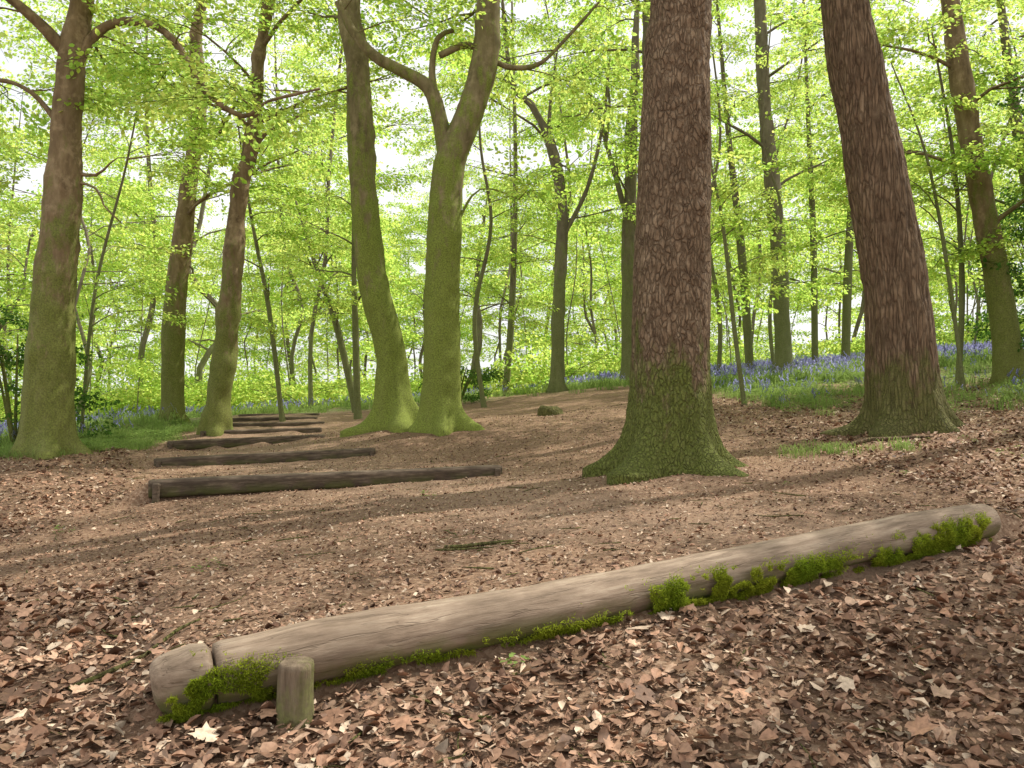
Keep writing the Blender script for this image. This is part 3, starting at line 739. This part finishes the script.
# ------------------------------------------------------------ ground plants
def blades(m_, cnt, L, w, spread, droop):
    vv, qq = [], []
    for q in range(cnt):
        a_ = R.rand() * 6.28; l_ = L * (.6 + .6 * R.rand()); o_ = R.randn(2) * spread
        d_ = np.array([math.cos(a_), math.sin(a_), 0]); s_ = np.array([-d_[1], d_[0], 0])
        for i_, (h, o) in enumerate(((0, 0), (.55, .18), (.85, .5), (.8 - droop * .3, .85))):
            c_ = np.array([o_[0], o_[1], 0]) + d_ * o * l_ * droop + np.array([0, 0, h * l_])
            ww = w * (1, .9, .6, .1)[i_]
            vv += [c_ - s_ * ww, c_ + s_ * ww]
        b = q * 8
        qq += [(b, b + 1, b + 3, b + 2), (b + 2, b + 3, b + 5, b + 4), (b + 4, b + 5, b + 7, b + 6)]
    m_.add(vv, qq)
plants = bpy.data.collections.new('ground_plants')
def herb_obj(name, m_, mats, bell_from=None):
    v_ = np.concatenate(m_.v); f_ = np.concatenate(m_.q)
    c_ = np.repeat((.75 + .5 * R.rand(len(v_), 1)), 3, 1)
    me = make_mesh(name, v_, [f_], False, c_)
    for mt in mats: me.materials.append(mt)
    if bell_from is not None:
        mi = np.zeros(len(me.polygons), np.int32); mi[bell_from:] = 1; me.polygons.foreach_set('material_index', mi)
    o = bpy.data.objects.new(name, me); plants.objects.link(o); return o
for q in range(2):
    m_ = MB(); blades(m_, 24, .24, .007, .09, .7)
    nb = sum(len(a) for a in m_.q); vv, qq = [], []
    for s in range(5):
        ox, oy = R.randn(2) * .1; hh = .24 + .1 * R.rand(); a_ = R.rand() * 6.28
        for f in range(6):
            c_ = np.array([ox + math.cos(a_) * .01 * f, oy + math.sin(a_) * .01 * f, hh - f * .016 + .03]) + R.randn(3) * .006
            b = len(vv); s_ = .011
            vv += [c_ + (-s_, 0, -.012), c_ + (0, -s_, -.012), c_ + (s_, 0, -.012), c_ + (0, s_, -.012), c_ + (0, 0, .012)]
            qq += [(b, b + 1, b + 2, b + 4), (b, b + 4, b + 2, b + 3)]
    m_.add(vv, qq); herb_obj('a_bluebell', m_, (M_HERB, M_BELL), nb)
m_ = MB(); blades(m_, 36, .17, .0035, .11, .8); herb_obj('b_grass', m_, (M_HERB,))
m_ = MB(); vv, qq = [], []
for q in range(26):
    a_ = R.rand() * 6.28; o_ = R.rand() * .14; z_ = .02 + .12 * R.rand(); l_ = .045 + .03 * R.rand()
    d_ = np.array([math.cos(a_), math.sin(a_), .1]); s_ = np.array([-d_[1], d_[0], R.randn() * .3]); c_ = d_ * o_ + (0, 0, z_)
    b = len(vv); vv += [c_, c_ + d_ * l_ * .5 + s_ * l_ * .3, c_ + d_ * l_ - (0, 0, .01), c_ + d_ * l_ * .5 - s_ * l_ * .3]; qq.append((b, b + 1, b + 2, b + 3))
m_.add(vv, qq); herb_obj('c_herb', m_, (M_HERB,))
G_PL = gn_group(plants)

def plant_field(name, N_, xr, yr, probs, gate=.35, sc=(.8, 1.4), parent=None):
    x = xr[0] + (xr[1] - xr[0]) * R.rand(N_); y = yr[0] + (yr[1] - yr[0]) * R.rand(N_)
    g = green_w(x, y); cl = vnoise(np.stack([x, y, x * 0 + 5], 1), .9)
    kp = (g > gate * (.4 + 1.2 * R.rand(N_))) & (np.abs(x) < .85 * y + 3) & (cl + .6 > R.rand(N_))
    x, y = x[kp], y[kp]; z = H(x, y)
    pts = np.stack([x, y, z, R.randn(len(x)) * .08, R.randn(len(x)) * .08, R.rand(len(x)) * 6.28, sc[0] + (sc[1] - sc[0]) * R.rand(len(x))], 1)
    ob = instancer(name, pts, G_PL)
    ob.data.attributes['idx'].data.foreach_set('value', R.choice(4, len(x), p=probs).astype(np.int32))
plant_field('bluebells', 8000, (1.5, 26), (15, 34), (.38, .38, .06, .18), .5, (.8, 1.3))
plant_field('bluebells', 2200, (-20, 3), (19, 34), (.25, .25, .2, .3), .6, (.8, 1.2))
plant_field('bluebells', 900, (-14, -6.2), (9, 17), (.35, .35, .15, .15), .6, (.7, 1.1))
plant_field('ground_cover', 4200, (2.8, 12), (8, 16), (.08, .08, .2, .64), .65, (.45, .95))
plant_field('grass', 2600, (-7.5, -4.3), (8.5, 15), (0, 0, .5, .5), .45, (.4, .8))
pts = []
for q in range(16):
    x_, y_ = 2.75 + R.randn() * .35, 6.75 + R.randn() * .13; pts.append((x_, y_, H1(x_, y_), 0, 0, R.rand() * 6, .35 + .4 * R.rand()))
ob = instancer('grass', pts, G_PL); ob.data.attributes['idx'].data.foreach_set('value', np.full(len(pts), 2, np.int32))
pts = []
for (x_, y_) in [(.02, 2.42), (-1.35, 3.55), (-.62, 6), (2.9, 2.9), (-2.9, 5.2), (-3.3, 4.6)] + [(3.2 + R.randn() * .8, 6 + R.randn() * .9) for _ in range(14)]:
    pts.append((x_, y_, H1(x_, y_) - .02, 0, 0, R.rand() * 6, .25 + .2 * R.rand()))
ob = instancer('seedlings', pts, G_PL); ob.data.attributes['idx'].data.foreach_set('value', np.full(len(pts), 3, np.int32))
m = MB(); z0 = H1(.6, 12.5)
tube(m, [(.6, 12.5, z0 - .1), (.6, 12.5, z0 + .06), (.62, 12.5, z0 + .12), (.62, 12.5, z0 + .14)], [.22, .2, .16, .08], 16, .04, dispf=lambda V, D: .03 * vnoise(V, 6))
add_obj('tree_stump', m.mesh('tree_stump', (.6, 12.5, z0)), M_OAK, loc=(.6, 12.5, z0))
print('instances', NSPR)

# ------------------------------------------------------------ light, sky, camera
el, az = math.radians(56), math.radians(60)
w = bpy.data.worlds.new('World'); scene.world = w; w.use_nodes = True
nt = w.node_tree; nt.nodes.clear()
sk = nt.nodes.new('ShaderNodeTexSky'); sk.sky_type = 'NISHITA'; sk.sun_disc = False
sk.sun_elevation = el; sk.sun_rotation = az; sk.dust_density = 3; sk.air_density = 1.0; sk.ozone_density = .6
tc = nt.nodes.new('ShaderNodeTexCoord'); cn = nt.nodes.new('ShaderNodeTexNoise'); cn.inputs['Scale'].default_value = 2.2; cn.inputs['Detail'].default_value = 5
nt.links.new(tc.outputs['Generated'], cn.inputs['Vector'])
cr = nt.nodes.new('ShaderNodeValToRGB'); cr.color_ramp.elements[0].position = .25; cr.color_ramp.elements[0].color = (.6, .6, .6, 1); cr.color_ramp.elements[1].position = .55
nt.links.new(cn.outputs[0], cr.inputs[0])
mx = nt.nodes.new('ShaderNodeMix'); mx.data_type = 'RGBA'; mx.inputs[7].default_value = (7.8, 7.9, 7.8, 1)
nt.links.new(cr.outputs[0], mx.inputs[0]); nt.links.new(sk.outputs[0], mx.inputs[6])
bg = nt.nodes.new('ShaderNodeBackground'); bg.inputs[1].default_value = .15
wo = nt.nodes.new('ShaderNodeOutputWorld'); nt.links.new(mx.outputs[2], bg.inputs[0]); nt.links.new(bg.outputs[0], wo.inputs[0])
sd = bpy.data.lights.new('sun', 'SUN'); sd.energy = 5; sd.angle = math.radians(.5); sd.color = (1, .95, .86)
so = bpy.data.objects.new('sun', sd); COL.objects.link(so)
dirv = Vector((math.sin(az) * math.cos(el), math.cos(az) * math.cos(el), math.sin(el)))
so.rotation_euler = dirv.to_track_quat('Z', 'Y').to_euler(); so.location = dirv * 30
cam = bpy.data.cameras.new('camera'); cam.lens = 28.0; cam.sensor_width = 36; cam.clip_end = 500; cam.clip_start = .05
co = bpy.data.objects.new('camera', cam); COL.objects.link(co)
co.location = (0, 0, .95); co.rotation_euler = (math.radians(92), 0, 0)
scene.camera = co
scene.view_settings.view_transform = 'Standard'; scene.view_settings.look = 'None'; scene.view_settings.exposure = 0
